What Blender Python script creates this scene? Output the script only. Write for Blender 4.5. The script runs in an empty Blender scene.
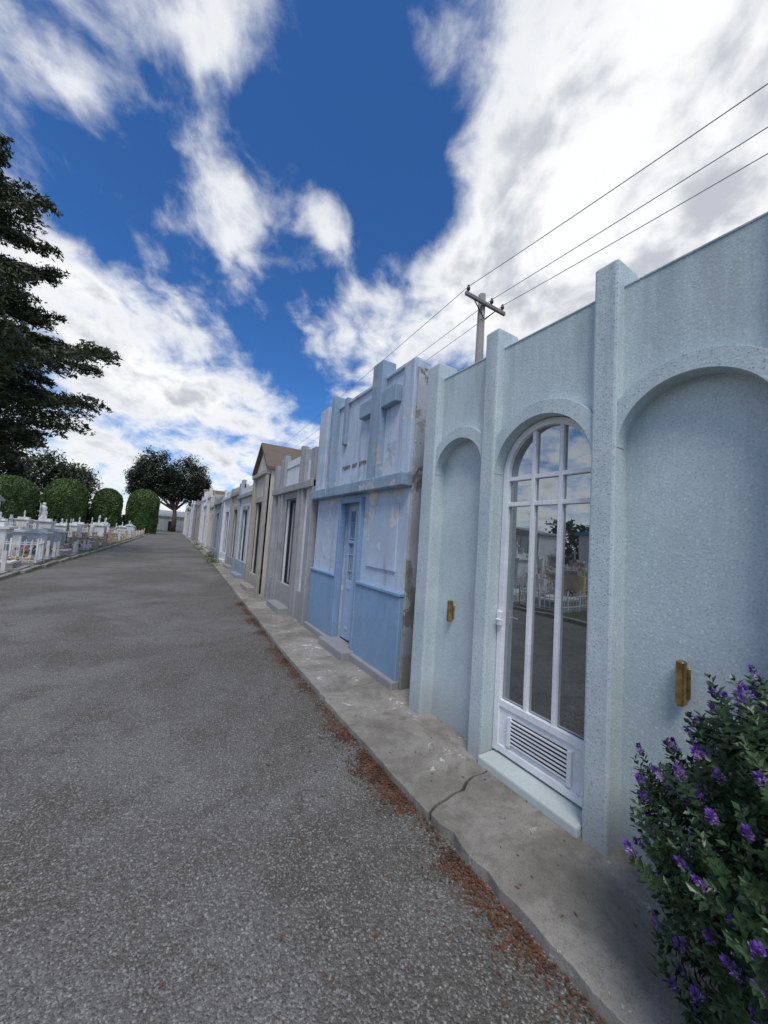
import bpy, bmesh, math, random
import numpy as np
from mathutils import Matrix, Vector
random.seed(7); rng=np.random.default_rng(11)
S=bpy.context.scene
COL=bpy.context.collection

# ------------------------------------------------------------------ node helpers
class NT:
    def __init__(s,nt): s.t=nt; s.l=nt.links
    def new(s,k,**kw):
        n=s.t.nodes.new(k)
        for a,b in kw.items(): setattr(n,a,b)
        return n
    def put(s,sock,v):
        if isinstance(v,bpy.types.NodeSocket): s.l.new(v,sock)
        else:
            if isinstance(v,(tuple,list)) and len(v)==3 and sock.type=='RGBA': v=(*v,1)
            sock.default_value=v
    def math(s,op,a,b=None,c=None,clamp=False):
        n=s.new('ShaderNodeMath',operation=op); n.use_clamp=clamp
        s.put(n.inputs[0],a)
        if b is not None: s.put(n.inputs[1],b)
        if c is not None: s.put(n.inputs[2],c)
        return n.outputs[0]
    def vmath(s,op,a,b=None,c=None,out=0):
        n=s.new('ShaderNodeVectorMath',operation=op)
        s.put(n.inputs[0],a)
        if b is not None: s.put(n.inputs[1],b)
        if c is not None: s.put(n.inputs[2],c)
        return n.outputs[out]
    def mix(s,f,a,b,mode='MIX'):
        n=s.new('ShaderNodeMix',data_type='RGBA',blend_type=mode)
        s.put(n.inputs[0],f); s.put(n.inputs[6],a); s.put(n.inputs[7],b); return n.outputs[2]
    def noise(s,vec,scale,detail=3,rough=.5,dist=0,out=0):
        n=s.new('ShaderNodeTexNoise'); s.l.new(vec,n.inputs['Vector'])
        n.inputs['Scale'].default_value=scale; n.inputs['Detail'].default_value=detail
        n.inputs['Roughness'].default_value=rough; n.inputs['Distortion'].default_value=dist
        return n.outputs[out]
    def vor(s,vec,scale):
        n=s.new('ShaderNodeTexVoronoi'); s.l.new(vec,n.inputs['Vector']); n.inputs['Scale'].default_value=scale
        return n.outputs['Distance'],s.sep(n.outputs['Color'])
    def mr(s,v,a,b,c=0,d=1,smooth=True):
        n=s.new('ShaderNodeMapRange'); n.interpolation_type='SMOOTHSTEP' if smooth else 'LINEAR'
        s.put(n.inputs[0],v)
        for i,x in enumerate((a,b,c,d)): n.inputs[i+1].default_value=x
        return n.outputs[0]
    def scalev(s,vec,sc):
        n=s.new('ShaderNodeMapping'); s.l.new(vec,n.inputs[0]); n.inputs['Scale'].default_value=sc; return n.outputs[0]
    def sep(s,vec):
        n=s.new('ShaderNodeSeparateXYZ'); s.l.new(vec,n.inputs[0]); return n.outputs
    def comb(s,x,y,z):
        n=s.new('ShaderNodeCombineXYZ')
        for i,v in enumerate((x,y,z)): s.put(n.inputs[i],v)
        return n.outputs[0]

def newmat(name):
    m=bpy.data.materials.new(name); m.use_nodes=True
    N=NT(m.node_tree); p=m.node_tree.nodes['Principled BSDF']
    tc=N.new('ShaderNodeTexCoord').outputs['Object']
    return m,N,p,tc
def bump(N,p,h,strength=.3,dist=.01):
    b=N.new('ShaderNodeBump'); b.inputs['Strength'].default_value=strength; b.inputs['Distance'].default_value=dist
    N.l.new(h,b.inputs['Height']); N.l.new(b.outputs[0],p.inputs['Normal'])

def plain(name,c,rough=.6,metal=0,var=.12,scale=8):
    m,N,p,tc=newmat(name)
    f=N.noise(tc,scale,2,.6)
    col=N.mix(N.mr(f,.3,.7),tuple(x*(1-var) for x in c),tuple(min(1,x*(1+var)) for x in c))
    N.put(p.inputs['Base Color'],col); p.inputs['Roughness'].default_value=rough; p.inputs['Metallic'].default_value=metal
    return m

def wallmat(name,c,stain=(.12,.115,.10),stain_amt=.5,peel=None,peel_t=.62,rough=.85,grain=60,bs=.25,streak=.5,dirt_h=.5):
    m,N,p,tc=newmat(name)
    big=N.noise(tc,2.2,5,.65,.3); fine=N.noise(tc,grain,2,.6)
    col=N.mix(N.mr(big,.3,.7),tuple(x*.86 for x in c),tuple(min(1,x*1.1) for x in c))
    col=N.mix(N.math('MULTIPLY',N.mr(fine,.45,.75),.35),col,tuple(x*.6 for x in c))
    hgt=fine
    if peel:
        pn=N.noise(tc,3.1,6,.64,.4); pm=N.mr(pn,peel_t,peel_t+.015)
        col=N.mix(pm,col,N.mix(N.mr(big,.35,.65),peel,tuple(x*.6 for x in peel)))
        hgt=N.math('SUBTRACT',fine,N.math('MULTIPLY',pm,1.2))
    st=N.noise(N.scalev(tc,(9,9,.7)),1,3,.65)
    sm=N.math('MULTIPLY',N.mr(st,.5,.75),streak)
    sm=N.math('MULTIPLY',sm,N.mr(big,.25,.65))
    z=N.sep(tc)[2]
    gd=N.math('MULTIPLY',N.math('SUBTRACT',1.0,N.mr(N.math('ADD',z,N.math('MULTIPLY',big,-.5)),-.2,dirt_h)),.55)
    sm=N.math('MAXIMUM',sm,N.math('MULTIPLY',gd,stain_amt*1.3))
    bl=N.math('MULTIPLY',N.mr(big,.56,.72),stain_amt)
    sm=N.math('MAXIMUM',sm,bl,clamp=True)
    col=N.mix(sm,col,stain)
    N.put(p.inputs['Base Color'],col); p.inputs['Roughness'].default_value=rough
    bump(N,p,hgt,bs,.008)
    return m

def stucco():
    m,N,p,tc=newmat('pale_blue_pebbledash')
    big=N.noise(tc,2.0,5,.65,.2)
    col=N.mix(N.mr(big,.3,.7),(.46,.55,.565),(.57,.655,.665))
    v,r=N.vor(tc,66)
    dark=N.math('MULTIPLY',N.math('SUBTRACT',1.0,N.mr(v,.12,.34)),N.mr(r[0],.52,.62))
    lite=N.math('MULTIPLY',N.math('SUBTRACT',1.0,N.mr(v,.25,.5)),N.mr(r[1],.6,.68))
    col=N.mix(N.math('MULTIPLY',dark,.75),col,(.14,.18,.20))
    col=N.mix(N.math('MULTIPLY',lite,.4),col,(.76,.82,.83))
    f=N.noise(tc,110,2,.75)
    col=N.mix(N.math('MULTIPLY',N.mr(f,.5,.66),.42),col,(.24,.30,.32))
    st=N.noise(N.scalev(tc,(7,7,.6)),1,4,.65)
    z=N.sep(tc)[2]
    low=N.math('SUBTRACT',1.0,N.mr(N.math('SUBTRACT',z,N.math('MULTIPLY',big,.35)),-.1,.34))
    topd=N.math('MULTIPLY',N.mr(z,2.2,3.2),N.mr(st,.42,.66))
    col=N.mix(N.math('MULTIPLY',N.mr(st,.52,.8),.3),col,(.29,.34,.35))
    col=N.mix(N.math('MULTIPLY',topd,.35),col,(.22,.27,.28))
    col=N.mix(N.math('MULTIPLY',low,.5),col,(.24,.235,.21))
    N.put(p.inputs['Base Color'],col); p.inputs['Roughness'].default_value=.8
    bump(N,p,N.math('ADD',N.math('MULTIPLY',v,-.7),f),.35,.0035)
    return m

def roadmat():
    m,N,p,tc=newmat('gravelly_asphalt')
    big=N.noise(tc,.45,5,.68,.5); mid=N.noise(tc,1.9,5,.7,.4)
    col=N.mix(N.mr(big,.40,.62),(.105,.096,.078),(.185,.177,.158))
    col=N.mix(N.math('MULTIPLY',N.mr(mid,.5,.64),.6),col,(.078,.069,.05))
    v,r=N.vor(tc,62)
    g=N.math('SUBTRACT',1.0,N.mr(v,.15,.45))
    col=N.mix(N.math('MULTIPLY',N.math('MULTIPLY',g,N.mr(r[0],.58,.74)),.75),col,(.46,.445,.41))
    col=N.mix(N.math('MULTIPLY',N.math('MULTIPLY',g,N.mr(r[1],.6,.7)),.7),col,(.05,.048,.042))
    v2,r2=N.vor(tc,150)
    col=N.mix(N.math('MULTIPLY',N.mr(r2[0],.6,.92),.5),col,(.37,.36,.33))
    col=N.mix(N.math('MULTIPLY',N.mr(r2[1],.5,1),.6),col,(.055,.05,.045))
    N.put(p.inputs['Base Color'],col); p.inputs['Roughness'].default_value=.92
    bump(N,p,N.math('ADD',N.math('MULTIPLY',v,-1.0),N.math('MULTIPLY',v2,-.6)),.8,.01)
    return m

def paving():
    m,N,p,tc=newmat('old_concrete_paving')
    big=N.noise(tc,1.7,6,.7,.5); mid=N.noise(tc,14,4,.7); fine=N.noise(tc,130,2,.7)
    col=N.mix(N.mr(big,.34,.64),(.185,.17,.14),(.34,.32,.28))
    col=N.mix(N.math('MULTIPLY',N.mr(mid,.48,.68),.55),col,(.13,.117,.094))
    col=N.mix(N.math('MULTIPLY',N.mr(fine,.52,.68),.5),col,(.10,.095,.08))
    reg=N.mr(big,.50,.6)
    col=N.mix(N.math('MULTIPLY',N.mr(mid,.585,.61),reg),col,(.58,.57,.54))
    N.put(p.inputs['Base Color'],col); p.inputs['Roughness'].default_value=.92
    bump(N,p,N.math('ADD',fine,mid),.5,.006)
    return m

def groundmat():
    m,N,p,tc=newmat('earth_and_grass')
    a=N.noise(tc,.25,4,.6); b=N.noise(tc,3,5,.7); c=N.noise(tc,40,2,.7)
    col=N.mix(N.mr(a,.4,.6),(.05,.075,.025),(.14,.12,.08))
    col=N.mix(N.mr(b,.42,.66),col,(.07,.09,.03))
    col=N.mix(N.math('MULTIPLY',N.mr(c,.5,.7),.5),col,(.03,.035,.015))
    N.put(p.inputs['Base Color'],col); p.inputs['Roughness'].default_value=.95
    bump(N,p,c,.5,.03)
    return m

def leafmat(name,dark,lite,scale=1.2,rough=.55):
    m,N,p,tc=newmat(name)
    a=N.noise(tc,scale,3,.6); b=N.noise(tc,scale*14,1,.6)
    f=N.math('ADD',N.math('MULTIPLY',N.mr(a,.35,.65),.55),N.math('MULTIPLY',N.mr(b,.3,.7),.45))
    N.put(p.inputs['Base Color'],N.mix(f,dark,lite)); p.inputs['Roughness'].default_value=rough
    return m

def glassmat():
    m,N,p,tc=newmat('reflective_glass')
    p.inputs['Base Color'].default_value=(.018,.02,.02,1); p.inputs['Roughness'].default_value=.4
    g=N.new('ShaderNodeBsdfGlossy'); g.inputs['Roughness'].default_value=.012; g.inputs['Color'].default_value=(.86,.92,.95,1)
    bmp=N.new('ShaderNodeBump'); bmp.inputs['Strength'].default_value=.05; bmp.inputs['Distance'].default_value=.01
    N.l.new(N.noise(tc,3,2,.5),bmp.inputs['Height']); N.l.new(bmp.outputs[0],g.inputs['Normal'])
    mx=N.new('ShaderNodeMixShader'); lw=N.new('ShaderNodeLayerWeight'); lw.inputs[0].default_value=.35
    N.l.new(N.mr(lw.outputs[0],0,1,.36,.95,False),mx.inputs[0]); N.l.new(p.outputs[0],mx.inputs[1]); N.l.new(g.outputs[0],mx.inputs[2])
    out=[n for n in m.node_tree.nodes if n.type=='OUTPUT_MATERIAL'][0]
    N.l.new(mx.outputs[0],out.inputs[0]); return m

M={}
M['stucco']=stucco(); M['road']=roadmat(); M['paving']=paving(); M['ground']=groundmat(); M['glass']=glassmat()
M['whitepaint']=wallmat('white_gloss_paint',(.80,.82,.84),(.45,.44,.40),.12,rough=.35,bs=.03,streak=.15,dirt_h=.3)
M['sill']=wallmat('pale_sill',(.58,.66,.65),(.28,.28,.25),.35,bs=.15)
M['brass']=plain('aged_brass',(.36,.24,.09),.42,.8,.4,20)
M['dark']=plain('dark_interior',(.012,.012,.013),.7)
M['grille']=plain('dark_iron',(.03,.032,.035),.5,.4)
M['blue_lt']=wallmat('light_blue_paint',(.49,.58,.70),(.20,.20,.19),.45,peel=(.66,.67,.66),peel_t=.58,bs=.35,streak=.75,dirt_h=.4)
M['blue_md']=wallmat('mid_blue_paint',(.22,.35,.52),(.14,.16,.17),.35,peel=(.55,.58,.60),peel_t=.68,bs=.25,streak=.4)
M['blue_gy']=wallmat('grey_blue_trim',(.26,.36,.46),(.12,.13,.14),.45,peel=(.5,.52,.53),peel_t=.60,bs=.25,streak=.6)
M['blue_door']=wallmat('blue_door_paint',(.34,.47,.63),(.2,.2,.2),.2,bs=.1,streak=.3)
M['peelside']=wallmat('peeling_side_render',(.42,.45,.48),(.13,.12,.105),.7,peel=(.30,.29,.27),peel_t=.53,bs=.5,streak=.9,dirt_h=1.3)
M['conc']=wallmat('grey_concrete',(.34,.345,.35),(.11,.105,.10),.4,streak=.6)
M['conc_d']=wallmat('dark_concrete',(.18,.17,.16),(.06,.055,.05),.5,streak=.6)
M['lav']=wallmat('lavender_white',(.68,.70,.75),(.26,.26,.26),.22,peel=(.35,.34,.33),peel_t=.70,streak=.35)
M['cream']=wallmat('cream_render',(.56,.53,.46),(.18,.16,.13),.4)
M['white']=wallmat('white_render',(.72,.72,.71),(.27,.26,.24),.4)
M['tan']=wallmat('tan_stone',(.40,.37,.32),(.14,.13,.11),.5)
M['slate']=wallmat('blue_grey_render',(.32,.37,.42),(.1,.1,.1),.4)
M['rooftile']=wallmat('brown_roof',(.15,.115,.085),(.05,.045,.04),.5)
M['wood']=wallmat('weathered_wood',(.24,.23,.22),(.08,.075,.07),.5,streak=.7)
M['wire']=plain('wire',(.34,.35,.37),.5,.2)
M['ins']=plain('insulator',(.05,.04,.04),.3)
M['bark']=wallmat('bark',(.10,.075,.055),(.03,.025,.02),.5,bs=.8)
M['conif']=leafmat('cypress_foliage',(.010,.026,.012),(.075,.095,.028),.45)
M['farfol']=leafmat('far_tree_foliage',(.009,.018,.010),(.03,.045,.02),.3)
M['topi']=leafmat('topiary_foliage',(.035,.075,.016),(.105,.17,.04),.5)
M['hebe']=leafmat('hebe_leaves',(.016,.040,.014),(.065,.12,.04),5,.38)
M['stem']=plain('stems',(.09,.06,.035),.8)
M['litter']=leafmat('dry_leaves',(.05,.022,.012),(.22,.095,.045),9,.9)

# ------------------------------------------------------------------ mesh helpers
def obj(name,me,parent=None,mat=None):
    o=bpy.data.objects.new(name,me); COL.objects.link(o)
    if parent: o.parent=parent
    if mat is not None:
        for mm in (mat if isinstance(mat,list) else [mat]): me.materials.append(mm)
    return o
def empty(name):
    e=bpy.data.objects.new(name,None); e.empty_display_size=.3; COL.objects.link(e); return e
BF=[(0,1,3,2),(4,6,7,5),(0,4,5,1),(2,3,7,6),(0,2,6,4),(1,5,7,3)]
def bev(o,w,seg=2):
    if w:
        b=o.modifiers.new('b','BEVEL'); b.width=w; b.segments=seg; b.limit_method='ANGLE'
def fin(bm,name,par,mat,w):
    bmesh.ops.recalc_face_normals(bm,faces=bm.faces)
    me=bpy.data.meshes.new(name); bm.to_mesh(me); bm.free()
    o=obj(name,me,par,mat); bev(o,w); return o
def box(name,par,x0,x1,y0,y1,z0,z1,mat,w=.006):
    return boxes(name,par,[(x0,x1,y0,y1,z0,z1)],mat,w)
def boxes(name,par,lst,mats,w=0):
    V=[];F=[];MI=[]
    for b in lst:
        x0,x1,y0,y1,z0,z1=b[:6]; k=len(V)
        V+=[(x,y,z) for x in (x0,x1) for y in (y0,y1) for z in (z0,z1)]
        F+=[tuple(i+k for i in f) for f in BF]; MI+=[b[6] if len(b)>6 else 0]*6
    me=bpy.data.meshes.new(name); me.from_pydata(V,[],F); me.polygons.foreach_set('material_index',MI); me.update()
    bm=bmesh.new(); bm.from_mesh(me); bmesh.ops.recalc_face_normals(bm,faces=bm.faces); bm.to_mesh(me); bm.free()
    o=obj(name,me,par,mats if isinstance(mats,list) else [mats]); bev(o,w,2 if len(lst)==1 else 1); return o
def prism(name,par,poly,x0,x1,mat,w=.006):
    bm=bmesh.new()
    a=[bm.verts.new((x0,y,z)) for y,z in poly]; b=[bm.verts.new((x1,y,z)) for y,z in poly]
    n=len(poly)
    bm.faces.new(a); bm.faces.new(b[::-1])
    for i in range(n): bm.faces.new((a[i],b[i],b[(i+1)%n],a[(i+1)%n]))
    return fin(bm,name,par,mat,w)
def strip(name,par,inner,outer,x0,x1,mat,w=0):
    """solid band between two (y,z) polylines with matching points"""
    bm=bmesh.new(); n=len(inner)
    a=[bm.verts.new((x0,*p)) for p in inner]; b=[bm.verts.new((x0,*p)) for p in outer]
    c=[bm.verts.new((x1,*p)) for p in inner]; d=[bm.verts.new((x1,*p)) for p in outer]
    for i in range(n-1):
        bm.faces.new((a[i],a[i+1],b[i+1],b[i])); bm.faces.new((c[i],d[i],d[i+1],c[i+1]))
        bm.faces.new((a[i],c[i],c[i+1],a[i+1])); bm.faces.new((b[i],b[i+1],d[i+1],d[i]))
    bm.faces.new((a[0],b[0],d[0],c[0])); bm.faces.new((a[-1],c[-1],d[-1],b[-1]))
    return fin(bm,name,par,mat,w)
def prismz(name,par,poly,z0,z1,mat,w=.006):
    bm=bmesh.new()
    a=[bm.verts.new((x,y,z0)) for x,y in poly]; b=[bm.verts.new((x,y,z1)) for x,y in poly]
    n=len(poly); bm.faces.new(a); bm.faces.new(b[::-1])
    for i in range(n): bm.faces.new((a[i],b[i],b[(i+1)%n],a[(i+1)%n]))
    return fin(bm,name,par,mat,w)
def fastmesh(name,V,k,par=None,mat=None,MI=None):
    V=np.asarray(V,dtype=np.float32); n=V.shape[0]
    me=bpy.data.meshes.new(name); me.vertices.add(n*k); me.vertices.foreach_set('co',V.reshape(-1))
    me.loops.add(n*k); me.loops.foreach_set('vertex_index',np.arange(n*k,dtype=np.int32))
    me.polygons.add(n); me.polygons.foreach_set('loop_start',np.arange(0,n*k,k,dtype=np.int32))
    try: me.polygons.foreach_set('loop_total',np.full(n,k,dtype=np.int32))
    except Exception: pass
    if MI is not None: me.polygons.foreach_set('material_index',np.asarray(MI,dtype=np.int32))
    me.update(calc_edges=True); me.validate()
    return obj(name,me,par,mat)
def leafquads(P,size,jit=.4,flat=0.0,aspect=.5):
    n=len(P)
    u=rng.normal(size=(n,3)); 
    if flat: u[:,2]*=(1-flat)
    u/=np.linalg.norm(u,axis=1)[:,None]
    w=rng.normal(size=(n,3))
    if flat: w[:,2]*=(1-flat)
    w-= (w*u).sum(1)[:,None]*u; w/=np.linalg.norm(w,axis=1)[:,None]
    s=size*(1+jit*rng.uniform(-1,1,n))[:,None]
    a=u*s; b=w*s*aspect
    return np.stack([P-a,P+b*.9-a*.1,P+a,P-b*.9+a*.1],1)
def tube(name,par,pts,rad,mat,sides=8):
    bm=bmesh.new(); rings=[]
    for i,p in enumerate(pts):
        p=Vector(p)
        d=(Vector(pts[min(i+1,len(pts)-1)])-Vector(pts[max(i-1,0)])).normalized()
        a=d.orthogonal().normalized() if i==0 else (a-d*a.dot(d)).normalized()
        b=d.cross(a); r=rad[i] if isinstance(rad,(list,tuple)) else rad
        rings.append([bm.verts.new(p+r*(a*math.cos(t)+b*math.sin(t))) for t in [2*math.pi*k/sides for k in range(sides)]])
    for A,B in zip(rings,rings[1:]):
        for k in range(sides): bm.faces.new((A[k],A[(k+1)%sides],B[(k+1)%sides],B[k]))
    bm.faces.new(rings[0][::-1]); bm.faces.new(rings[-1])
    for f in bm.faces: f.smooth=True
    me=bpy.data.meshes.new(name); bm.to_mesh(me); bm.free()
    return obj(name,me,par,mat)

# ------------------------------------------------------------------ ground, road, pavement
RZ=.068
def sheet(name,poly,z,mat):
    me=bpy.data.meshes.new(name); me.from_pydata([(x,y,z) for x,y in poly],[],[tuple(range(len(poly)))]); me.update(); return obj(name,me,None,mat)
sheet('ground',[(-500,-500),(500,-500),(500,700),(-500,700)],RZ-.008,M['ground'])
LE=[(-12,-3.55),(0,-3.4),(6,-3.2),(11.3,-2.98),(15.1,-2.75),(21.4,-2.47),(36,-2.0),(75,-1.2)]
KE=[(-12,1.40),(3,1.39),(4.4,1.41),(8.4,1.55),(14,1.74),(21,1.92),(42,2.25),(76,2.6)]
def interp(T,y): return float(np.interp(y,[t[0] for t in T],[t[1] for t in T]))
poly=[]
for y in np.linspace(-12,75,120): poly.append((interp(LE,y)+random.uniform(-.06,.06),y))
poly+=[(9,79),(9,75.5)]
for y in np.linspace(75,-12,40): poly.append((interp(KE,y)+.12,y))
sheet('road',poly,RZ,M['road'])
pav=empty('pavement')
ys=[-4,-2.3,-.75,.30,1.72,3.25,4.6,5.9,7.6,9.4,11.5,14,17,21,26,32,40,50,62,75]
def joint(y):
    q=[]; o=0
    for k in range(17):
        o=o*.75+random.uniform(-.022,.022); q.append((k/16,y+o))
    return q
js=[joint(y) for y in ys]
# the joint beside the glazed door is a wandering diagonal crack
js[4]=[(t,1.60+.42*t+random.uniform(-.02,.02)+(.035 if .2<t<.28 else 0)) for t in [k/24 for k in range(25)]]
for i in range(len(ys)-1):
    A=js[i];B=js[i+1]; P=[]
    ex=random.uniform(-.01,.01)
    def xy(t,y): x0=interp(KE,y)+ex; return (x0+t*(3.2-x0) if t else x0,y)
    for t,y in A: P.append(xy(t,y+.004+random.uniform(0,.004)))
    for t,y in B[::-1]: P.append(xy(t,y-.004-random.uniform(0,.004)))
    y1=B[0][1];y0=A[0][1]; n=max(8,int((y1-y0)/.08)) if y0<8 else 8
    for k in range(1,n):
        yy=y1+(y0-y1)*k/n; P.append((interp(KE,yy)+ex+random.uniform(-.008,.008)+(.022 if random.random()<.07 else 0),yy))
    prismz('slab_%d'%i,pav,P,-.02,.118+random.uniform(-.003,.002),M['paving'],.005)
boxl=[]
for i in range(46):
    y=-8+i*1.5; x=interp(LE,y)-.12
    boxl.append((x-.12,x,y,y+1.47,-.02,.13+random.uniform(-.01,.01)))
boxes('kerb',None,boxl,M['paving'],.01)

# ------------------------------------------------------------------ near pale mausoleum
A=empty('pale_blue_mausoleum')
PF,SP,PN=1.995,2.065,2.125
st=M['stucco']
pil=[(2.50,2.67),(1.815,1.945),(.985,1.115),(.24,.37)]
for i,(a,b) in enumerate(pil): box('pilaster_%d'%i,A,PF,2.22,a,b,.10,3.235,st,.014)
bays=[(1.945,2.50,2.475),(1.115,1.815,2.475),(.37,.985,2.475)]
TOP=3.085
def arc(c,zs,r,t0=math.pi,t1=0,n=40): return [(c+r*math.cos(t0+(t1-t0)*k/n),zs+r*math.sin(t0+(t1-t0)*k/n)) for k in range(n+1)]
for i,(a,b,cr) in enumerate(bays):
    c=(a+b)/2;r=(b-a)/2; zs=cr-r
    inn=arc(c,zs,r)
    strip('spandrel_%d'%i,A,inn,[(y,TOP) for y,z in inn],SP,2.20,st)
    R=r+.088; out=[]
    for k in range(41):
        t=math.pi-math.pi*k/40; rr=min(R,r/max(1e-4,abs(math.cos(t)))) ; out.append((c+rr*math.cos(t),zs+rr*math.sin(t)))
    inn2=arc(c,zs,r-.003)
    strip('archivolt_%d'%i,A,inn2,out,SP-.055,SP+.02,st,.006)
    if i!=1: box('panel_%d'%i,A,PN,2.21,a-.002,b+.002,.11,TOP-.02,st,0)
box('coping',A,SP-.006,2.22,.372,2.498,TOP-.001,TOP+.012,st,.004)
box('roof_slab',A,2.22,5.0,.25,2.66,2.9,3.0,M['conc'])
box('side_wall_far',A,2.22,5.0,2.5,2.66,.1,2.9,st); box('side_wall_near',A,2.22,5.0,.25,.4,.1,2.9,st)
a,b,cr=bays[1]; c=(a+b)/2
wp=M['whitepaint']; DX=2.135
ro=(b-a)/2-.004; ri=ro-.045; zs=cr-(b-a)/2
zb=.19
strip('door_frame',A,[(c-ri,zb)]+arc(c,zs,ri)+[(c+ri,zb)],[(c-ro,zb)]+arc(c,zs,ro)+[(c+ro,zb)],DX-.03,DX+.03,wp,.004)
gl=ri+.004; ga=arc(c,zs,gl)
strip('glass',A,[(y,.5) for y,z in ga],ga,DX+.004,DX+.012,M['glass'])
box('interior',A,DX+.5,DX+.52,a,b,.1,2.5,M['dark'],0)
ri2=ri-.001
for k,yy in enumerate((c-ri/3,c+ri/3)):
    zt=zs+math.sqrt(ri2**2-(yy-c)**2)
    box('glazing_bar_v%d'%k,A,DX-.022,DX+.02,yy-.014,yy+.014,.5,zt,wp,.004)
for k,(z,hw) in enumerate(((1.905,.015),(2.09,.015))):
    box('glazing_bar_h%d'%k,A,DX-.018,DX+.018,c-ri,c+ri,z-hw,z+hw,wp,.004)
box('lower_panel',A,DX-.012,DX+.02,c-ri,c+ri,zb,.52,wp,.003)
box('panel_rail_top',A,DX-.026,DX,c-ri,c+ri,.49,.54,wp,.005)
box('panel_rail_bottom',A,DX-.026,DX,c-ri,c+ri,zb+.002,zb+.05,wp,.005)
vl=[]
for k in range(7):
    z=.278+k*.025; vl.append((DX-.028,DX-.013,c-.2,c+.2,z,z+.009,0))
vl+=[(DX-.032,DX-.014,c-.225,c-.2,.262,.45,0),(DX-.032,DX-.014,c+.2,c+.225,.262,.45,0)]
vl.append((DX-.016,DX-.0135,c-.2,c+.2,.268,.445,1))
boxes('vent_louvres',A,vl,[wp,M['dark']])
boxes('lock',A,[(DX-.05,DX-.02,b-.05,b-.012,1.04,1.14,0),(DX-.075,DX-.05,b-.04,b-.028,1.08,1.092,0),(DX-.08,DX-.068,b-.09,b-.028,1.08,1.092,0)],[wp,M['grille']],.003)
box('threshold',A,1.965,2.17,a+.002,b-.002,.11,.175,M['sill'],.012)
for k,(yy,z0,z1) in enumerate(((2.30,.95,1.12),(.725,.93,1.13))):
    boxes('wall_lamp_%d'%k,A,[(PN-.055,PN-.012,yy-.016,yy+.016,z0,z1,0),(PN-.013,PN+.002,yy-.026,yy+.026,z0+.03,z1-.03,0)],[M['brass']],.006)

# ------------------------------------------------------------------ generic tomb fronts
def tomb(name,x,y0,y1,h,body,trim,door=None,pils=(),cornice=None,gable=0,dado=None,cross=False,depth=2.8,panel=None,doormat=None):
    e=empty(name); T=.14; zb=.10
    if door:
        dc,dw,dh=door
        boxes('front_wall',e,[(x,x+T,y0,dc-dw/2,zb,h),(x,x+T,dc+dw/2,y1,zb,h),(x,x+T,dc-dw/2,dc+dw/2,dh,h)],body,.0)
        dm=doormat or M['grille']
        fr=[(x+.06,x+.11,dc-dw/2,dc-dw/2+.05,.12,dh),(x+.06,x+.11,dc+dw/2-.05,dc+dw/2,.12,dh),(x+.062,x+.108,dc-dw/2+.05,dc+dw/2-.05,dh-.05,dh),(x+.062,x+.108,dc-dw/2+.05,dc+dw/2-.05,.12,.55),(x+.07,x+.1,dc-.02,dc+.02,.55,dh-.05)]
        boxes('door',e,fr,dm,.003)
        box('door_glass',e,x+.085,x+.092,dc-dw/2+.05,dc+dw/2-.05,.55,dh-.05,M['glass'],0)
        for s in (-1,1):
            yy=dc+s*(dw/2+.05); box('door_jamb',e,x-.03,x+.02,yy-.05,yy+.05,zb,dh+.1,trim,.005)
        box('door_lintel',e,x-.034,x+.02,dc-dw/2-.1,dc+dw/2+.1,dh+.0,dh+.13,trim,.005)
        box('step',e,x-.22,x+.02,dc-dw/2-.12,dc+dw/2+.12,.105,.22,trim,.01)
    else: box('front_wall',e,x,x+T,y0,y1,zb,h,body,.0)
    box('body',e,x+T,x+depth,y0+.01,y1-.01,zb,h-.12,body,.01)
    for k,(a,b,hh) in enumerate(pils): box('pilaster_%d'%k,e,x-.07,x+.05,a,b,zb,hh,trim,.012)
    if cornice:
        for k,(z,t) in enumerate(cornice): box('cornice_%d'%k,e,x-.1,x+.03,y0-.02,y1+.02,z,z+t,trim,.01)
    if dado: box('dado',e,x-.035,x+.03,y0+.012,y1-.012,zb-.01,dado,panel or trim,.01)
    if gable:
        ym=(y0+y1)/2
        prism('gable',e,[(y0,h+.001),(y1,h+.001),(ym,h+gable)],x+.002,x+.3,body,.004)
        for s,(ya,yb) in enumerate(((y0-.08,ym),(y1+.08,ym))):
            za=h-.06; zt=h+gable+.03
            prism('roof_%d'%s,e,[(ya,za),(yb,zt),(yb,zt+.08),(ya,za+.08)],x-.10,x+depth,M['rooftile'],.01)
    if cross:
        ym=(y0+y1)/2; zt=h+gable
        boxes('cross',e,[(x+.02,x+.09,ym-.035,ym+.035,zt,zt+.62),(x+.022,x+.088,ym-.19,ym-.035,zt+.36,zt+.43),(x+.022,x+.088,ym+.035,ym+.19,zt+.36,zt+.43)],trim,.004)
    return e

# blue mausoleum
BX=2.125
B=empty('blue_mausoleum'); lt=M['blue_lt'];md=M['blue_md'];gy=M['blue_gy']
y0,y1=3.03,5.62; dy0,dy1,dh=4.02,4.62,2.04
boxes('front_wall',B,[(BX,BX+.15,y0,dy0,.1,3.5),(BX,BX+.15,dy1,y1,.1,3.5),(BX,BX+.15,dy0,dy1,dh,3.5)],lt)
box('body',B,BX+.15,5,y0+.012,y1-.02,.1,3.3,lt,.01)
box('side_render',B,BX+.004,5.0,y0-.03,y0-.001,.1,3.44,M['peelside'],.01)
boxes('dado',B,[(BX-.045,BX+.01,y0,dy0-.03,.09,1.02),(BX-.045,BX+.01,dy1+.03,y1,.09,1.02)],md,.008)
boxes('dado_cap',B,[(BX-.062,BX+.01,y0-.01,dy0-.03,1.02,1.06),(BX-.062,BX+.01,dy1+.03,y1+.01,1.02,1.06)],md,.008)
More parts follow.
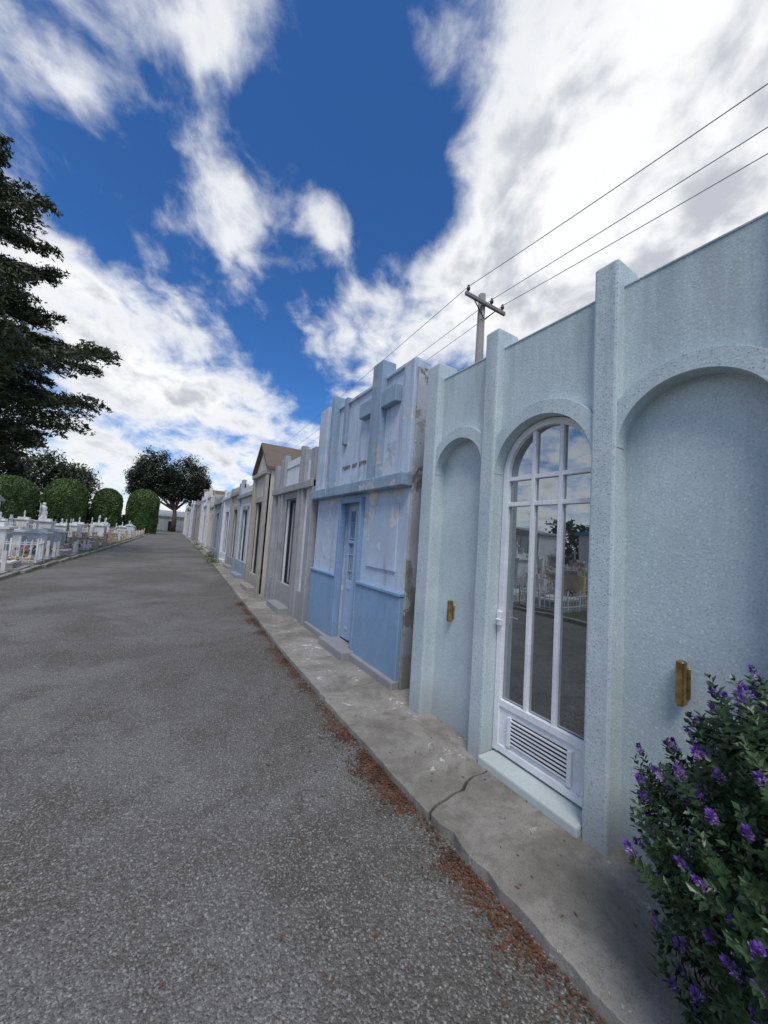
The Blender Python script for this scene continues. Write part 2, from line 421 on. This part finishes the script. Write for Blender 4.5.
box('frieze_band',B,BX-.13,BX+.01,y0-.03,y1+.03,2.15,2.29,gy,.012)
box('plinth',B,BX-.09,BX+.01,y0-.01,y1+.01,.08,.2,M['conc'],.015)
boxes('door_surround',B,[(BX-.06,BX+.03,dy0-.03,dy0+.03,.1,dh+.06),(BX-.06,BX+.03,dy1-.03,dy1+.03,.1,dh+.06),(BX-.058,BX+.03,dy0+.03,dy1-.03,dh,dh+.058)],md,.006)
bd=M['blue_door']; X=BX+.07
boxes('door',B,[(X,X+.04,dy0+.03,dy0+.1,.22,dh),(X,X+.04,dy1-.1,dy1-.03,.22,dh),(X+.002,X+.038,dy0+.1,dy1-.1,.22,1.0),(X+.002,X+.038,dy0+.1,dy1-.1,dh-.1,dh),
   (X-.012,X+.002,4.29,4.35,.24,dh-.02),(X-.01,X+.004,dy0+.1,dy1-.1,1.5,1.54),(X-.008,X+.004,dy0+.14,4.25,.34,.38),(X-.008,X+.004,dy0+.14,4.25,.88,.92),(X-.008,X+.004,4.39,dy1-.14,.34,.38),(X-.008,X+.004,4.39,dy1-.14,.88,.92)],bd,.004)
gr=[(X+.03,X+.035,dy0+.1,dy1-.1,1.0,dh-.1,1)]
for k in range(9): 
    yy=dy0+.13+k*.045; gr.append((X+.006,X+.018,yy-.004,yy+.004,1.0,dh-.1,0))
for k in range(4):
    z=1.12+k*.22; gr.append((X+.004,X+.02,dy0+.1,dy1-.1,z,z+.012,0))
boxes('door_grille',B,gr,[bd,M['dark']])
box('step',B,BX-.2,BX+.06,dy0-.08,dy1+.08,.105,.22,M['conc'],.015)
box('corner_column_near',B,BX-.04,BX+.1,y0-.005,y0+.2,2.29,3.53,lt,.012)
box('corner_column_far',B,BX-.08,BX+.12,5.28,5.63,2.29,3.62,lt,.012)
box('rib_far',B,BX-.11,BX+.12,4.98,5.10,2.29,3.70,gy,.012)
box('rib_mid',B,BX-.05,BX+.12,4.66,4.76,2.9,3.60,gy,.012)
box('cross_upright',B,BX-.09,BX+.1,3.62,3.86,2.29,3.73,gy,.012)
boxes('cross_arms',B,[(BX-.085,BX+.1,3.30,3.62,3.13,3.33),(BX-.085,BX+.1,3.86,4.18,3.13,3.33)],gy,.01)
box('parapet_cap',B,BX-.03,BX+.17,y0,5.28,3.5,3.545,lt,.01)
ls=[];yy=4.75
for k in range(14):
    if k not in(5,9):
        ls.append((BX-.008,BX+.003,yy-.009,yy,2.53,2.59)); q=random.choice([.0,.025,.05]); ls.append((BX-.0075,BX+.003,yy-.03,yy-.009,2.53+q,2.539+q)); ls.append((BX-.007,BX+.003,yy-.034,yy-.026,2.53+q*.5,2.585))
    yy-=.052
boxes('name_letters',B,ls,M['conc_d'])
box('relief_panel',B,BX-.02,BX+.01,3.2,3.85,1.25,1.98,lt,.01)

G=tomb('grey_mausoleum',2.10,5.72,8.25,2.9,M['lav'],M['conc'],door=(7.0,.66,2.25),
   pils=[(5.70,5.90,3.06),(6.2,6.32,3.12),(6.38,6.5,3.2),(7.5,7.62,3.2),(7.7,7.82,3.14),(8.08,8.28,3.06)],cornice=[(2.38,.13)],dado=.6,panel=M['conc'])
box('parapet_step',G,2.08,2.3,6.5,7.5,2.9,3.05,M['lav'],.01)
tomb('gabled_mausoleum',2.02,8.75,10.25,3.12,M['cream'],M['tan'],door=(9.5,.7,2.3),pils=[(8.75,8.95,3.06),(10.05,10.25,3.06)],cornice=[(2.95,.1)],gable=.62,dado=.5,depth=1.6)
tomb('white_mausoleum',2.15,10.5,13.2,2.95,M['white'],M['slate'],door=(12,.75,2.2),pils=[(10.5,10.7,3.15),(13,13.2,3.15)],cornice=[(2.6,.12)],dado=.6)
y=13.35; mats=['cream','white','conc','white','tan','lav','white','conc_d','slate','white','conc']
k=0
names={'cream':'cream_mausoleum','white':'white_mausoleum','conc':'concrete_mausoleum','slate':'slate_mausoleum','tan':'tan_mausoleum','lav':'lavender_mausoleum','conc_d':'dark_mausoleum'}
random.seed(21)
XB=[(13,2.22),(21,2.38),(42,2.75),(75,3.1)]; HB=[(13,3.3),(21,3.8),(42,4.4),(75,4.8)]
while y<74:
    w=random.uniform(2.2,3.4)*(1 if y<35 else 1.3); mt=mats[k%len(mats)]; tr=mats[(k*3+2)%len(mats)]
    h=interp(HB,y)*random.uniform(.80,1.03); x=interp(XB,y)+random.uniform(-.08,.12)
    g=.5 if k in(7,15) else 0
    pl=[(y,y+.25,h+random.choice([.0,.15,.3])),(y+w-.25,y+w,h+random.choice([.0,.15,.3]))]
    if random.random()<.5 and not g: pl+=[(y+w*.3,y+w*.3+.18,h+.35),(y+w*.62,y+w*.62+.18,h+.35)]
    tomb(names[mt],x,y,y+w,h,M[mt],M[tr],door=(y+w/2,.85,2.3),pils=pl,cornice=[(h-.35,.12)] ,gable=g,dado=.5,cross=random.random()<.4)
    y+=w+random.choice([.05,.1,.4]); k+=1
tomb('grey_mausoleum',2.08,-2.9,.14,2.9,M['lav'],M['conc'],door=(-1.4,.8,2.2),pils=[(-2.9,-2.6,3.1),(-.16,.14,3.1)],cornice=[(2.4,.12)],dado=.6)
# small green weeds at the foot of the far fronts
P=[]
for (wx,wy) in ((1.75,15.5),(1.9,18.2),(2.0,24),(2.1,29)):
    P.append(np.array([wx,wy,.2])+np.abs(rng.normal(size=(260,3)))*np.array([.12,.25,.14])*np.sign(rng.normal(size=(260,3))*np.array([1,1,0])+np.array([0,0,1])))
fastmesh('weeds',leafquads(np.vstack(P),.04,.5,.2,.3),4,None,M['topi'])

# ------------------------------------------------------------------ utility pole and wires
U=empty('utility_pole')
tube('pole_shaft',U,[(6.4,6.45,-.1),(6.4,6.45,4),(6.4,6.45,8.0)],[.15,.12,.095],M['wood'],10)
box('crossarm',U,5.72,7.12,6.29,6.36,7.66,7.75,M['wood'],.01)
for xx in (5.8,6.62,7.02):
    tube('insulator',U,[(xx,6.32,7.75),(xx,6.32,7.80),(xx,6.32,7.81),(xx,6.32,7.87),(xx,6.32,7.88),(xx,6.32,7.93)],[.018,.018,.045,.045,.03,.025],M['ins'],8)
tube('brace_a',U,[(6.0,6.33,7.68),(6.38,6.33,7.3)],.015,M['grille'],5); tube('brace_b',U,[(6.8,6.33,7.68),(6.42,6.33,7.3)],.015,M['grille'],5)
PW=empty('power_lines')
for i,(xx,sg) in enumerate(((5.8,.55),(6.62,.5),(7.02,.62))):
    for (ya,yb,n,xs) in ((6.32,-28,26,0),(6.32,96,50,2.4)):
        pts=[]
        for k in range(n+1):
            t=k/n; pts.append((xx+xs*t,ya+(yb-ya)*t,7.9-4*sg*t*(1-t)*(1.5 if (i==0 or xs) else 1)))
        tube('wire_%d'%i,PW,pts,.008,M['wire'],5)
U2=empty('utility_pole')
tube('pole_shaft',U2,[(8.8,96.1,-.1),(8.8,96.1,8)],[.15,.105],M['wood'],8); box('crossarm',U2,8.12,9.52,95.96,96.03,7.7,7.8,M['wood'],.01)

# ------------------------------------------------------------------ trees
def conifer(name,cx,cy,z0,z1,R,nb=200):
    """old macrocarpa: separate upswept limbs, each ending in dense fans of fine sprays"""
    e=empty(name)
    tube('trunk',e,[(cx,cy,-.1),(cx+.1,cy,z1*.35),(cx-.05,cy+.1,z1*.7),(cx,cy,z1*.97)],[.62,.42,.24,.04],M['bark'],10)
    P=[];limbs=[]
    for i in range(nb):
        t=(i+random.random())/nb
        z=z0+(z1-z0)*t
        prof=float(np.interp(t,[0,.08,.2,.38,.55,.75,.9,1],[.42,.74,1.0,.98,.78,.52,.30,.06]))
        az=i*2.39996+random.uniform(-.35,.35)
        L=R*prof*random.uniform(.62,1.08)
        rise=L*random.uniform(-.02,.22)
        ca,sa=math.cos(az),math.sin(az)
        limbs.append([(cx,cy,z-.1),(cx+ca*L*.5,cy+sa*L*.5,z+rise*.25),(cx+ca*L*.86,cy+sa*L*.86,z+rise*.7)])
        ntw=int(10+L*6.5)
        for j in range(ntw):
            s=random.uniform(.2,1)**.8
            side=random.choice((-1,1))*random.random()
            tl=(.35+L*.20*(1.25-s))
            bx=cx+ca*L*s; by=cy+sa*L*s; bz=z+rise*s*s-.08*s
            dirx=ca*.8-sa*side; diry=sa*.8+ca*side
            dn=math.hypot(dirx,diry)
            dz=random.uniform(-.36,.16)
            m=44
            q=rng.random(m)[:,None]
            base=np.array([[bx,by,bz]])+q*np.array([[dirx/dn*tl,diry/dn*tl,dz*tl]])
            wid=.05+.17*tl*(1-q)
            base=base+rng.normal(size=(m,3))*wid*np.array([1,1,.55])
            base[:,2]-=.25*tl*(q[:,0]**2)*.5
            P.append(base)
    P=np.vstack(P)
    fastmesh('foliage',leafquads(P,.085,.5,.2,.36),4,e,M['conif'])
    for k,l in enumerate(limbs): tube('limb_%d'%k,e,l,[.09,.05,.015],M['bark'],5)
    return e
conifer('cypress_tree',-8.9,19.5,3.0,17.9,6.2)

def crown(cent,rad,n):
    out=[]
    for _ in range(n):
        d=rng.normal(size=3); d/=np.linalg.norm(d)
        c=np.array(cent)+d*np.array(rad)*rng.uniform(.45,1.03)
        out.append(c+rng.normal(size=(40,3))*np.array(rad).mean()*.12)
    return np.vstack(out)
def roundtree(name,cx,cy,lobes,trunkz,mat,sz=.3,n=130):
    e=empty(name)
    tube('trunk',e,[(cx,cy,-.1),(cx+.15,cy,trunkz*.5),(cx,cy,trunkz)],[.55,.42,.3],M['bark'],8)
    for k,(c,r) in enumerate(lobes): tube('limb_%d'%k,e,[(cx,cy,trunkz-.6),((cx+c[0])/2,(cy+c[1])/2,(trunkz+c[2])/2),(c[0],c[1],c[2])],[.28,.18,.08],M['bark'],6)
    P=np.vstack([crown(c,r,n) for c,r in lobes])
    fastmesh('foliage',leafquads(P,sz,.5,.2,.45),4,e,mat)
roundtree('windswept_tree',1.4,84,[((-2.6,84,11.6),(3.4,3,4.4)),((-4.6,84,9.4),(2.6,2.4,3.6)),((3.4,84,11.0),(3.6,3,4.4)),((5.6,84,8.4),(2.6,2.6,3.6)),((.4,85,9.0),(3,2.6,3.4)),((-3.6,84,6.6),(2,2,2.2))],5,M['farfol'],.19,240)
roundtree('broadleaf_tree',-21,62,[((-24,62,7.5),(4.5,4,4)),((-18.5,62,7),(4,4,3.6)),((-21,60,9.5),(4,4,3.5))],4,M['farfol'],.22,170)
roundtree('broadleaf_tree',-15,74,[((-17,74,8),(4,4,3.6)),((-12.8,74,7),(3.2,4,3))],4,M['conif'],.22,150)

def topiary(name,cx,cy,r,h):
    e=empty(name)
    bm=bmesh.new(); n=28; rings=[]
    for j in range(15):
        t=j/14; z=h*t
        rr=r*(.93+.09*math.sin(t*2.4)) if t<.68 else r*1.02*math.sqrt(max(0,1-((t-.68)/.325)**2))
        rings.append([bm.verts.new((cx+rr*.93*math.cos(2*math.pi*k/n)*(1+random.uniform(-.02,.02)),cy+rr*.93*math.sin(2*math.pi*k/n),z*.985)) for k in range(n)])
    for a_,b_ in zip(rings,rings[1:]):
        for k in range(n): bm.faces.new((a_[k],a_[(k+1)%n],b_[(k+1)%n],b_[k]))
    bm.faces.new(rings[-1])
    me=bpy.data.meshes.new('core'); bm.to_mesh(me); bm.free(); obj('core',me,e,M['topi'])
    m=14000; t=rng.uniform(0,1,m)**.9; th=rng.uniform(0,2*np.pi,m)
    rr=np.where(t<.68,r*(.93+.09*np.sin(t*2.4)),r*1.02*np.sqrt(np.clip(1-((t-.68)/.325)**2,0,1)))
    lump=1+.035*np.sin(th*5+t*9)+.03*np.sin(th*11-t*14)
    rr=rr*lump+rng.normal(0,.03,m)
    P=np.stack([cx+rr*np.cos(th),cy+rr*np.sin(th),h*t+rng.normal(0,.04,m)],1)
    fastmesh('foliage',leafquads(P,.09,.5,0,.6),4,e,M['topi'])
for a_ in ((-13.2,48.5,2.1,5.2),(-10.1,55,1.9,6.0),(-6.4,57,1.45,5.5),(-2.75,60,1.8,6.1),(-18.5,44,2.0,4.4),(-17,52,2,5)): topiary('topiary_cypress',*a_)

# ------------------------------------------------------------------ hebe bush
def hebe(cx,cy,r,hz,cz):
    e=empty('flowering_hebe_bush')
    leaves=[];flowers=[];fm=[]
    for i in range(2600):
        d=rng.normal(size=3); d/=np.linalg.norm(d)
        if d[2]<-.8: continue
        lump=1+.10*math.sin(d[0]*7+1)*math.cos(d[1]*6)+.07*math.sin(d[2]*9)
        rad=rng.uniform(.76,1.0)*lump
        if i%17==0: rad*=1.12
        if i%4==0: rad=rng.uniform(.4,.76)
        tip=np.array([cx,cy,cz])+d*np.array([r,r,hz])*rad
        if tip[0]>2.095 or tip[2]<.1: continue
        ax=d*.75+np.array([0,0,.55])+rng.normal(size=3)*.22; ax/=np.linalg.norm(ax)
        L=rng.uniform(.06,.11)
        s1=np.cross(ax,[.3,.1,.9]); s1/=np.linalg.norm(s1); s2=np.cross(ax,s1)
        npair=7
        for k in range(npair):
            t=k/(npair-1); base=tip-ax*L*(1-t)
            ang=k*1.571+i
            for sg in (0,math.pi):
                out=s1*math.cos(ang+sg)+s2*math.sin(ang+sg)
                ld=out+ax*(.35+.9*t*t); ld/=np.linalg.norm(ld)
                ln=rng.uniform(.030,.048)*(1-.35*t); wd=ln*.29
                sd=np.cross(ld,ax); sd/=max(1e-6,np.linalg.norm(sd)); nn=np.cross(sd,ld)
                tipp=base+ld*ln-nn*ln*.08; c_=base+ld*ln*.5+nn*ln*-.05
                l_=base+ld*ln*.55+sd*wd+nn*ln*.06; r_=base+ld*ln*.55-sd*wd+nn*ln*.06
                leaves.append((base,l_,tipp,c_)); leaves.append((base,c_,tipp,r_))
        if rad>.8 and rng.random()<.26 :
            Lf=rng.uniform(.025,.05)
            for _ in range(80):
                t=rng.random(); rr=.0145*(1-t*.6)
                an=rng.uniform(0,2*np.pi); o=s1*math.cos(an)+s2*math.sin(an)
                p=tip+ax*(t*Lf+.006)+o*rr*rng.uniform(.6,1.15)
                a1=o*.0045+ax*.002; b1=np.cross(ax,o)*.0036
                flowers.append((p-a1,p+b1,p+a1+ax*.002,p-b1))
                fm.append(0 if t>.62 else (1 if rng.random()<.7 else 2))
    fastmesh('leaves',leaves,4,e,M['hebe'])
    fastmesh('flower_spikes',flowers,4,e,[plain('purple_bud',(.11,.035,.26),.6),plain('purple_petal',(.23,.11,.40),.6),plain('lilac_petal',(.42,.30,.60),.6)],fm)
    for i in range(26):
        a_=i*2.4; rr=rng.uniform(.3,.8)
        tube('stem_%d'%i,e,[(cx+.03*math.cos(a_),cy+.03*math.sin(a_),.0),(cx+r*rr*.45*math.cos(a_),cy+r*rr*.45*math.sin(a_),cz*.6),(cx+r*rr*.8*math.cos(a_),cy+r*rr*.8*math.sin(a_),cz+hz*.5)],[.014,.009,.004],M['stem'],5)
    return e
hebe(1.70,.17,.51,.61,.65)

# ------------------------------------------------------------------ leaf litter
P=[]
def lit(n,f,wd=.035):
    for _ in range(n):
        y=f(); dens=.58+.3*math.sin(y*2.1+1)*math.sin(y*5.3)+.3*math.sin(y*11.7+2)*math.sin(y*3.1)
        if random.random()>max(.10,dens*1.4-.35): continue
        x=interp(KE,y)-.008-abs(random.gauss(0,wd+.06*max(0,dens)))
        P.append((x,y,RZ+.005+abs(random.gauss(0,.006))))
lit(15000,lambda: random.uniform(.4,8)); lit(3500,lambda: random.uniform(8,30)); lit(4500,lambda: random.uniform(.6,2.6))
for _ in range(900):
    y=random.uniform(0,6); P.append((interp(KE,y)-random.expovariate(2.6),y,RZ+.005))
for _ in range(220):
    y=random.uniform(.3,9); P.append((random.uniform(1.45,1.97),y,.124))
q=leafquads(np.array(P),.0085,.6,.75,.42); q[:,:,2]=np.maximum(q[:,:,2],RZ+.002)
fastmesh('fallen_leaves',q,4,None,M['litter'])
P=np.array([(random.uniform(-3.2,1.38),random.uniform(0,9),RZ+.001) for _ in range(3600)])
def pebbles(P):
    n=len(P); base=np.array([(1,0,0),(0,1,0),(-1,0,0),(0,-1,0),(0,0,.8)],float); F=[(0,1,4),(1,2,4),(2,3,4),(3,0,4)]
    s=rng.uniform(.002,.0055,n)[:,None,None]; an=rng.uniform(0,6.28,n); c_,s_=np.cos(an),np.sin(an)
    V=np.repeat(base[None],n,0)*rng.uniform(.6,1.2,(n,5,3)); X=V[:,:,0]*c_[:,None]-V[:,:,1]*s_[:,None]; Y=V[:,:,0]*s_[:,None]+V[:,:,1]*c_[:,None]
    V=np.stack([X,Y,V[:,:,2]],2)*s+P[:,None,:]
    return np.concatenate([V[:,list(f)] for f in F])
fastmesh('loose_gravel',pebbles(P),3,None,plain('gravel_stone',(.30,.29,.27),.9,0,.5,60))

# ------------------------------------------------------------------ cemetery plots on the left
GM=[plain('grave_white',(.66,.66,.64),.7,0,.15,3),plain('grave_grey',(.28,.27,.26),.8,0,.25,3),plain('grave_cream',(.48,.39,.25),.8,0,.2,3),plain('grave_blue',(.30,.38,.43),.7,0,.2,3),
    plain('flowers_red',(.5,.05,.05),.7,0,.4,20),plain('flowers_yellow',(.6,.42,.06),.7,0,.3,20),plain('flowers_pink',(.6,.22,.35),.7,0,.3,20),M['topi'],plain('grave_rust',(.22,.13,.08),.8,0,.3,6)]
def rail(L,W,h,mi,step=.14):
    out=[]
    for (xa,xb,ya,yb) in ((0,W,0,0),(0,W,L,L),(0,0,0,L),(W,W,0,L)):
        for z in (.18,h-.1): out.append((min(xa,xb)-.01,max(xa,xb)+.01,min(ya,yb)-.01,max(ya,yb)+.01,z,z+.02,mi))
        n=int(max(xb-xa,yb-ya)/step)
        for k in range(n+1):
            x=xa+(xb-xa)*k/n; y=ya+(yb-ya)*k/n; hh=h+(.07 if k%4==0 else 0); w=.02 if k%4==0 else .008
            out.append((x-w,x+w,y-w,y+w,.05,hh,mi))
    return out
def cross(x,y,z,h,mi,w=.05):
    return [(x-w/2,x+w/2,y-w/2,y+w/2,z,z+h,mi),(x-w*.45,x+w*.45,y-h*.28,y+h*.28,z+h*.62,z+h*.62+w,mi)]
def bouquet(x,y,z):
    out=[]
    for _ in range(18):
        a=random.gauss(x,.10);b=random.gauss(y,.10);c=z+random.uniform(.02,.28); s=random.uniform(.018,.035)
        out.append((a-s,a+s,b-s,b+s,c-s,c+s,random.choice([4,5,6,7,7,0])))
    return out
def plot(kind,v):
    L,W=1.0,1.9
    o=[(-.02,W+.02,-.02,L+.02,0,.13,1)]
    mi=[0,2,1,0,8,2][(v*5+kind)%6]
    if kind in(0,1):
        o+=rail(L,W,random.uniform(.5,.85),mi)
        o+=cross(W-.2,L/2,.08,random.uniform(.8,1.2),random.choice([0,0,1]),.07)
        o+=[(.2,W-.35,.15,L-.15,.08,.24,random.choice([0,1,2]))]
    if kind in(1,2,5):
        hh=random.uniform(.6,1.1)
        o+=[(W-.35,W-.2,.12,L-.12,.08,hh,random.choice([0,1,2])),(W-.37,W-.18,.3,L-.3,hh,hh+.12,random.choice([0,1])),(.15,W-.35,.1,L-.1,.08,.32,random.choice([0,1,1,2])),(.2,W-.4,.15,L-.15,.32,.36,random.choice([0,1]))]
        if kind==5: o+=cross(W-.27,L/2,hh+.1,.6,0,.07)
    if kind==3:
        o+=[(W-.9,W-.1,.1,L-.1,.08,1.05,mi),(W-.98,W-.02,.02,L-.02,1.05,1.12,0),(W-.92,W-.9,.25,L-.25,.3,.9,3),(W-.8,W-.2,.25,L-.25,1.12,1.25,0)]+cross(W-.5,L/2,1.25,.45,0,.07)
        o+=[(.05,.13,.05,.13,0,.7,0),(.05,.13,L-.13,L-.05,0,.7,0)]
    if kind==4:
        for a in(0,W/2,W): 
            for b in (0,L): o+=[(a-.05,a+.05,b-.05,b+.05,0,.66,2),(a-.075,a+.075,b-.075,b+.075,.66,.72,2)]
        o+=[(0,W,-.015,.015,.4,.44,1),(0,W,L-.015,L+.015,.4,.44,1),(.2,W-.3,.2,L-.2,.1,.28,0)]+cross(W-.2,L/2,.1,1.05,1,.07)
    o+=bouquet(W-.5,L/2,.3)+bouquet(.4,L*.4,.22)
    return o
protos=[]
gn=['railed_grave','railed_grave','headstone_grave','shrine_grave','posted_grave','headstone_grave']
for v in range(24):
    k=v%6; ob=boxes(gn[k],None,plot(k,v),GM); protos.append((gn[k],ob.data)); bpy.data.objects.remove(ob)
random.seed(5)
for row in range(7):
    yy=-5.0
    while yy<62:
        xl=interp(LE,yy+.5)-.5-row*2.6
        nm,me=protos[random.randrange(24)]
        if random.random()<(.10 if row<3 else .3) or (yy>42 and xl<-7.5): yy+=1.3; continue
        o=bpy.data.objects.new(nm,me); COL.objects.link(o)
        o.location=(xl+random.uniform(-.22,.08),yy+1.0,0); o.rotation_euler=(0,0,math.pi+random.uniform(-.06,.06))
        o.scale=(1,random.uniform(.92,1.05),random.uniform(.75,1.15))
        yy+=random.choice([1.2,1.3,1.5,2.0])
def niche(x,y,w,d,h,roofmat):
    e=empty('niche_building')
    box('walls',e,x,x+d,y,y+w,0,h,M['white'],.02); box('eaves',e,x-.2,x+d+.2,y-.2,y+w+.2,h,h+.15,roofmat,.02)
    fr=[]
    for i in range(int(w/.8)):
        for j in range(int(h/.75)):
            fr.append((x+d-.001,x+d+.03,y+.1+i*.8,y+.16+i*.8,.15+j*.72,.75+j*.72)); fr.append((x+d-.001,x+d+.028,y+.16+i*.8,y+.8+i*.8,.15+j*.72,.2+j*.72))
    boxes('niche_frames',e,fr,M['conc'])
    prism('roof',e,[(y-.2,h+.15),(y+w+.2,h+.15),(y+w/2,h+.75)],x-.2,x+d+.2,roofmat,.02)
rb=wallmat('blue_metal_roof',(.08,.26,.45),(.1,.1,.1),.2)
niche(-21,6,7,3,2.6,rb); niche(-14.2,35,5,3.0,2.5,M['conc']); niche(-24,18,8,3,2.7,M['conc']); niche(-22,-10,9,3,2.6,rb)
sv=empty('angel_statue'); sx,sy=-8.2,38
box('plinth',sv,sx-.35,sx+.35,sy-.35,sy+.35,0,1.0,GM[0],.02)
tube('robe',sv,[(sx,sy,1.0),(sx,sy,1.5),(sx,sy,1.95),(sx,sy,2.25),(sx,sy,2.38)],[.28,.22,.17,.2,.08],GM[0],12)
tube('head',sv,[(sx,sy,2.36),(sx,sy,2.42),(sx,sy,2.52),(sx,sy,2.6),(sx,sy,2.63)],[.05,.1,.12,.08,.02],GM[0],12)
for s in (-1,1): prism('wing_%d'%s,sv,[(sy+s*.05,1.6),(sy+s*.1,2.35),(sy+s*.38,2.55),(sy+s*.34,1.9),(sy+s*.15,1.4)],sx-.16,sx-.12,GM[0],.01)
e=empty('white_chapel')
box('walls',e,-2.2,4.5,92,98,0,3.2,M['white']); prism('roof',e,[(91.7,3.2),(98.3,3.2),(95,4.6)],-2.5,4.8,M['conc']); box('door',e,.6,1.8,91.95,92.02,0,2.2,M['grille'])
P=[]
for _ in range(2600):
    x=random.uniform(-80,-4); y=random.uniform(78,88)+abs(x)*.05; h=3.2+1.3*math.sin(x*.3)+.8*math.sin(x*.9)
    c=np.array([x,y,random.uniform(0,h)]); P.append(c+rng.normal(size=(14,3))*.35)
for _ in range(1500):
    y=random.uniform(-20,80); x=-34+2*math.sin(y*.2)+random.uniform(-1,1); h=3.6+1.2*math.sin(y*.35)+.7*math.sin(y*.8)
    P.append(np.array([x,y,random.uniform(0,h)])+rng.normal(size=(14,3))*.35)
fastmesh('background_trees',leafquads(np.vstack(P),.35,.5,.2,.5),4,None,M['farfol'])

# ------------------------------------------------------------------ sun + sky
SEL,SAZ=math.radians(58),math.radians(212)
sd=bpy.data.lights.new('sun','SUN'); sd.energy=2.3; sd.angle=math.radians(22); sd.color=(1,.95,.88)
so=bpy.data.objects.new('sun',sd); COL.objects.link(so)
dirv=Vector((math.sin(SAZ)*math.cos(SEL),math.cos(SAZ)*math.cos(SEL),math.sin(SEL)))
so.rotation_euler=dirv.to_track_quat('Z','Y').to_euler(); so.location=dirv*50
w=bpy.data.worlds.new('World'); S.world=w; w.use_nodes=True
try:
    w.cycles.sampling_method='MANUAL'; w.cycles.sample_map_resolution=256
except Exception: pass
N=NT(w.node_tree); bg=w.node_tree.nodes['Background']
sk=N.new('ShaderNodeTexSky',sky_type='NISHITA'); sk.sun_disc=False; sk.sun_elevation=SEL; sk.sun_rotation=SAZ
sk.ozone_density=3.0; sk.air_density=1.0; sk.dust_density=.3
gen=N.new('ShaderNodeTexCoord').outputs['Generated']
x,y,z=N.sep(gen)
z=N.math('MAXIMUM',z,0.0)
ra=N.math('SUBTRACT',N.math('MULTIPLY',x,.856),N.math('MULTIPLY',y,.517))
rb_=N.math('ADD',N.math('MULTIPLY',x,.517),N.math('MULTIPLY',y,.856))
zc=N.math('ADD',z,.03); zn=N.math('ADD',z,.42)
v0=N.comb(N.math('DIVIDE',ra,zc),N.math('DIVIDE',rb_,zc),0.0)
vn=N.comb(N.math('DIVIDE',ra,zn),N.math('DIVIDE',rb_,zn),0.0)
warp=N.noise(vn,5.0,2,.5,out=1)
vw=N.vmath('MULTIPLY_ADD',warp,(.10,.10,.0),vn)
vw=N.vmath('MULTIPLY',vw,(1.2,1,1))
n1=N.noise(vw,5.4,8,.56)
n2=N.noise(N.vmath('ADD',vw,(4.1,2.2,.7)),15,5,.60)
den=N.math('ADD',N.math('MULTIPLY',n1,.78),N.math('MULTIPLY',n2,.22))
blobs=[(-.10,.77,.17,.22,-.38),(-.70,.86,.22,.10,-.10),(-.62,2.1,.2,.5,-.20),(-1.0,1.05,.2,.14,-.16),(-.36,.8,.1,.1,-.14),(-.02,1.0,.12,.14,-.24),(-.32,1.45,.08,.2,-.06),
       (.50,.75,.34,.6,.28),(.35,1.3,.24,.35,.25),(.95,.9,.4,.5,.28),(-1.5,2.2,.5,.8,.26),(-.56,1.08,.07,.22,.16),(-.23,1.0,.07,.18,.16),(-.80,.72,.12,.08,.13),(-.42,.64,.14,.07,.13),(-.1,1.75,.22,.3,.18),(-1.3,1.35,.25,.2,.15),(.02,.62,.10,.08,.12)]
bias=-.02
for (a0,b0,sa,sb,wt) in blobs:
    q=N.vmath('MULTIPLY_ADD',v0,(1/sa,1/sb,0),(-a0/sa,-b0/sb,0))
    r2=N.vmath('DOT_PRODUCT',q,q,out=1)
    bias=N.math('MULTIPLY_ADD',N.math('POWER',.3679,r2),wt,bias)
hz=N.math('MULTIPLY',N.math('SUBTRACT',1.0,N.mr(z,.05,.42)),.18)
den=N.math('ADD',N.math('ADD',den,bias),hz)
cov=N.mr(den,.41,.70)
thick=N.mr(den,.56,.88)
cc=N.mix(N.math('MULTIPLY',thick,N.mr(n1,.42,.62)),(9.0,9.1,9.2),(4.9,5.2,5.8))
skc=N.mix(1.0,sk.outputs[0],(.38,.78,1.24),'MULTIPLY')
colr=N.mix(cov,skc,cc)
N.l.new(colr,bg.inputs[0]); bg.inputs[1].default_value=.11

# ------------------------------------------------------------------ camera
yaw,pitch,roll=map(math.radians,(31.11,4.18,3.86))
f=Vector((math.sin(yaw)*math.cos(pitch),math.cos(yaw)*math.cos(pitch),math.sin(pitch)))
r=Vector((math.cos(yaw),-math.sin(yaw),0)); u=r.cross(f)
ir=r*math.cos(roll)+u*math.sin(roll); iu=-r*math.sin(roll)+u*math.cos(roll)
cd=bpy.data.cameras.new('camera'); cd.sensor_fit='VERTICAL'; cd.sensor_height=24; cd.lens=24*360/1024; cd.clip_start=.05; cd.clip_end=3000
co=bpy.data.objects.new('camera',cd); COL.objects.link(co)
mt=Matrix(((ir.x,iu.x,-f.x,0),(ir.y,iu.y,-f.y,0),(ir.z,iu.z,-f.z,1.6),(0,0,0,1)))
co.matrix_world=mt; S.camera=co
S.view_settings.view_transform='Standard'; S.view_settings.look='None'; S.view_settings.exposure=0
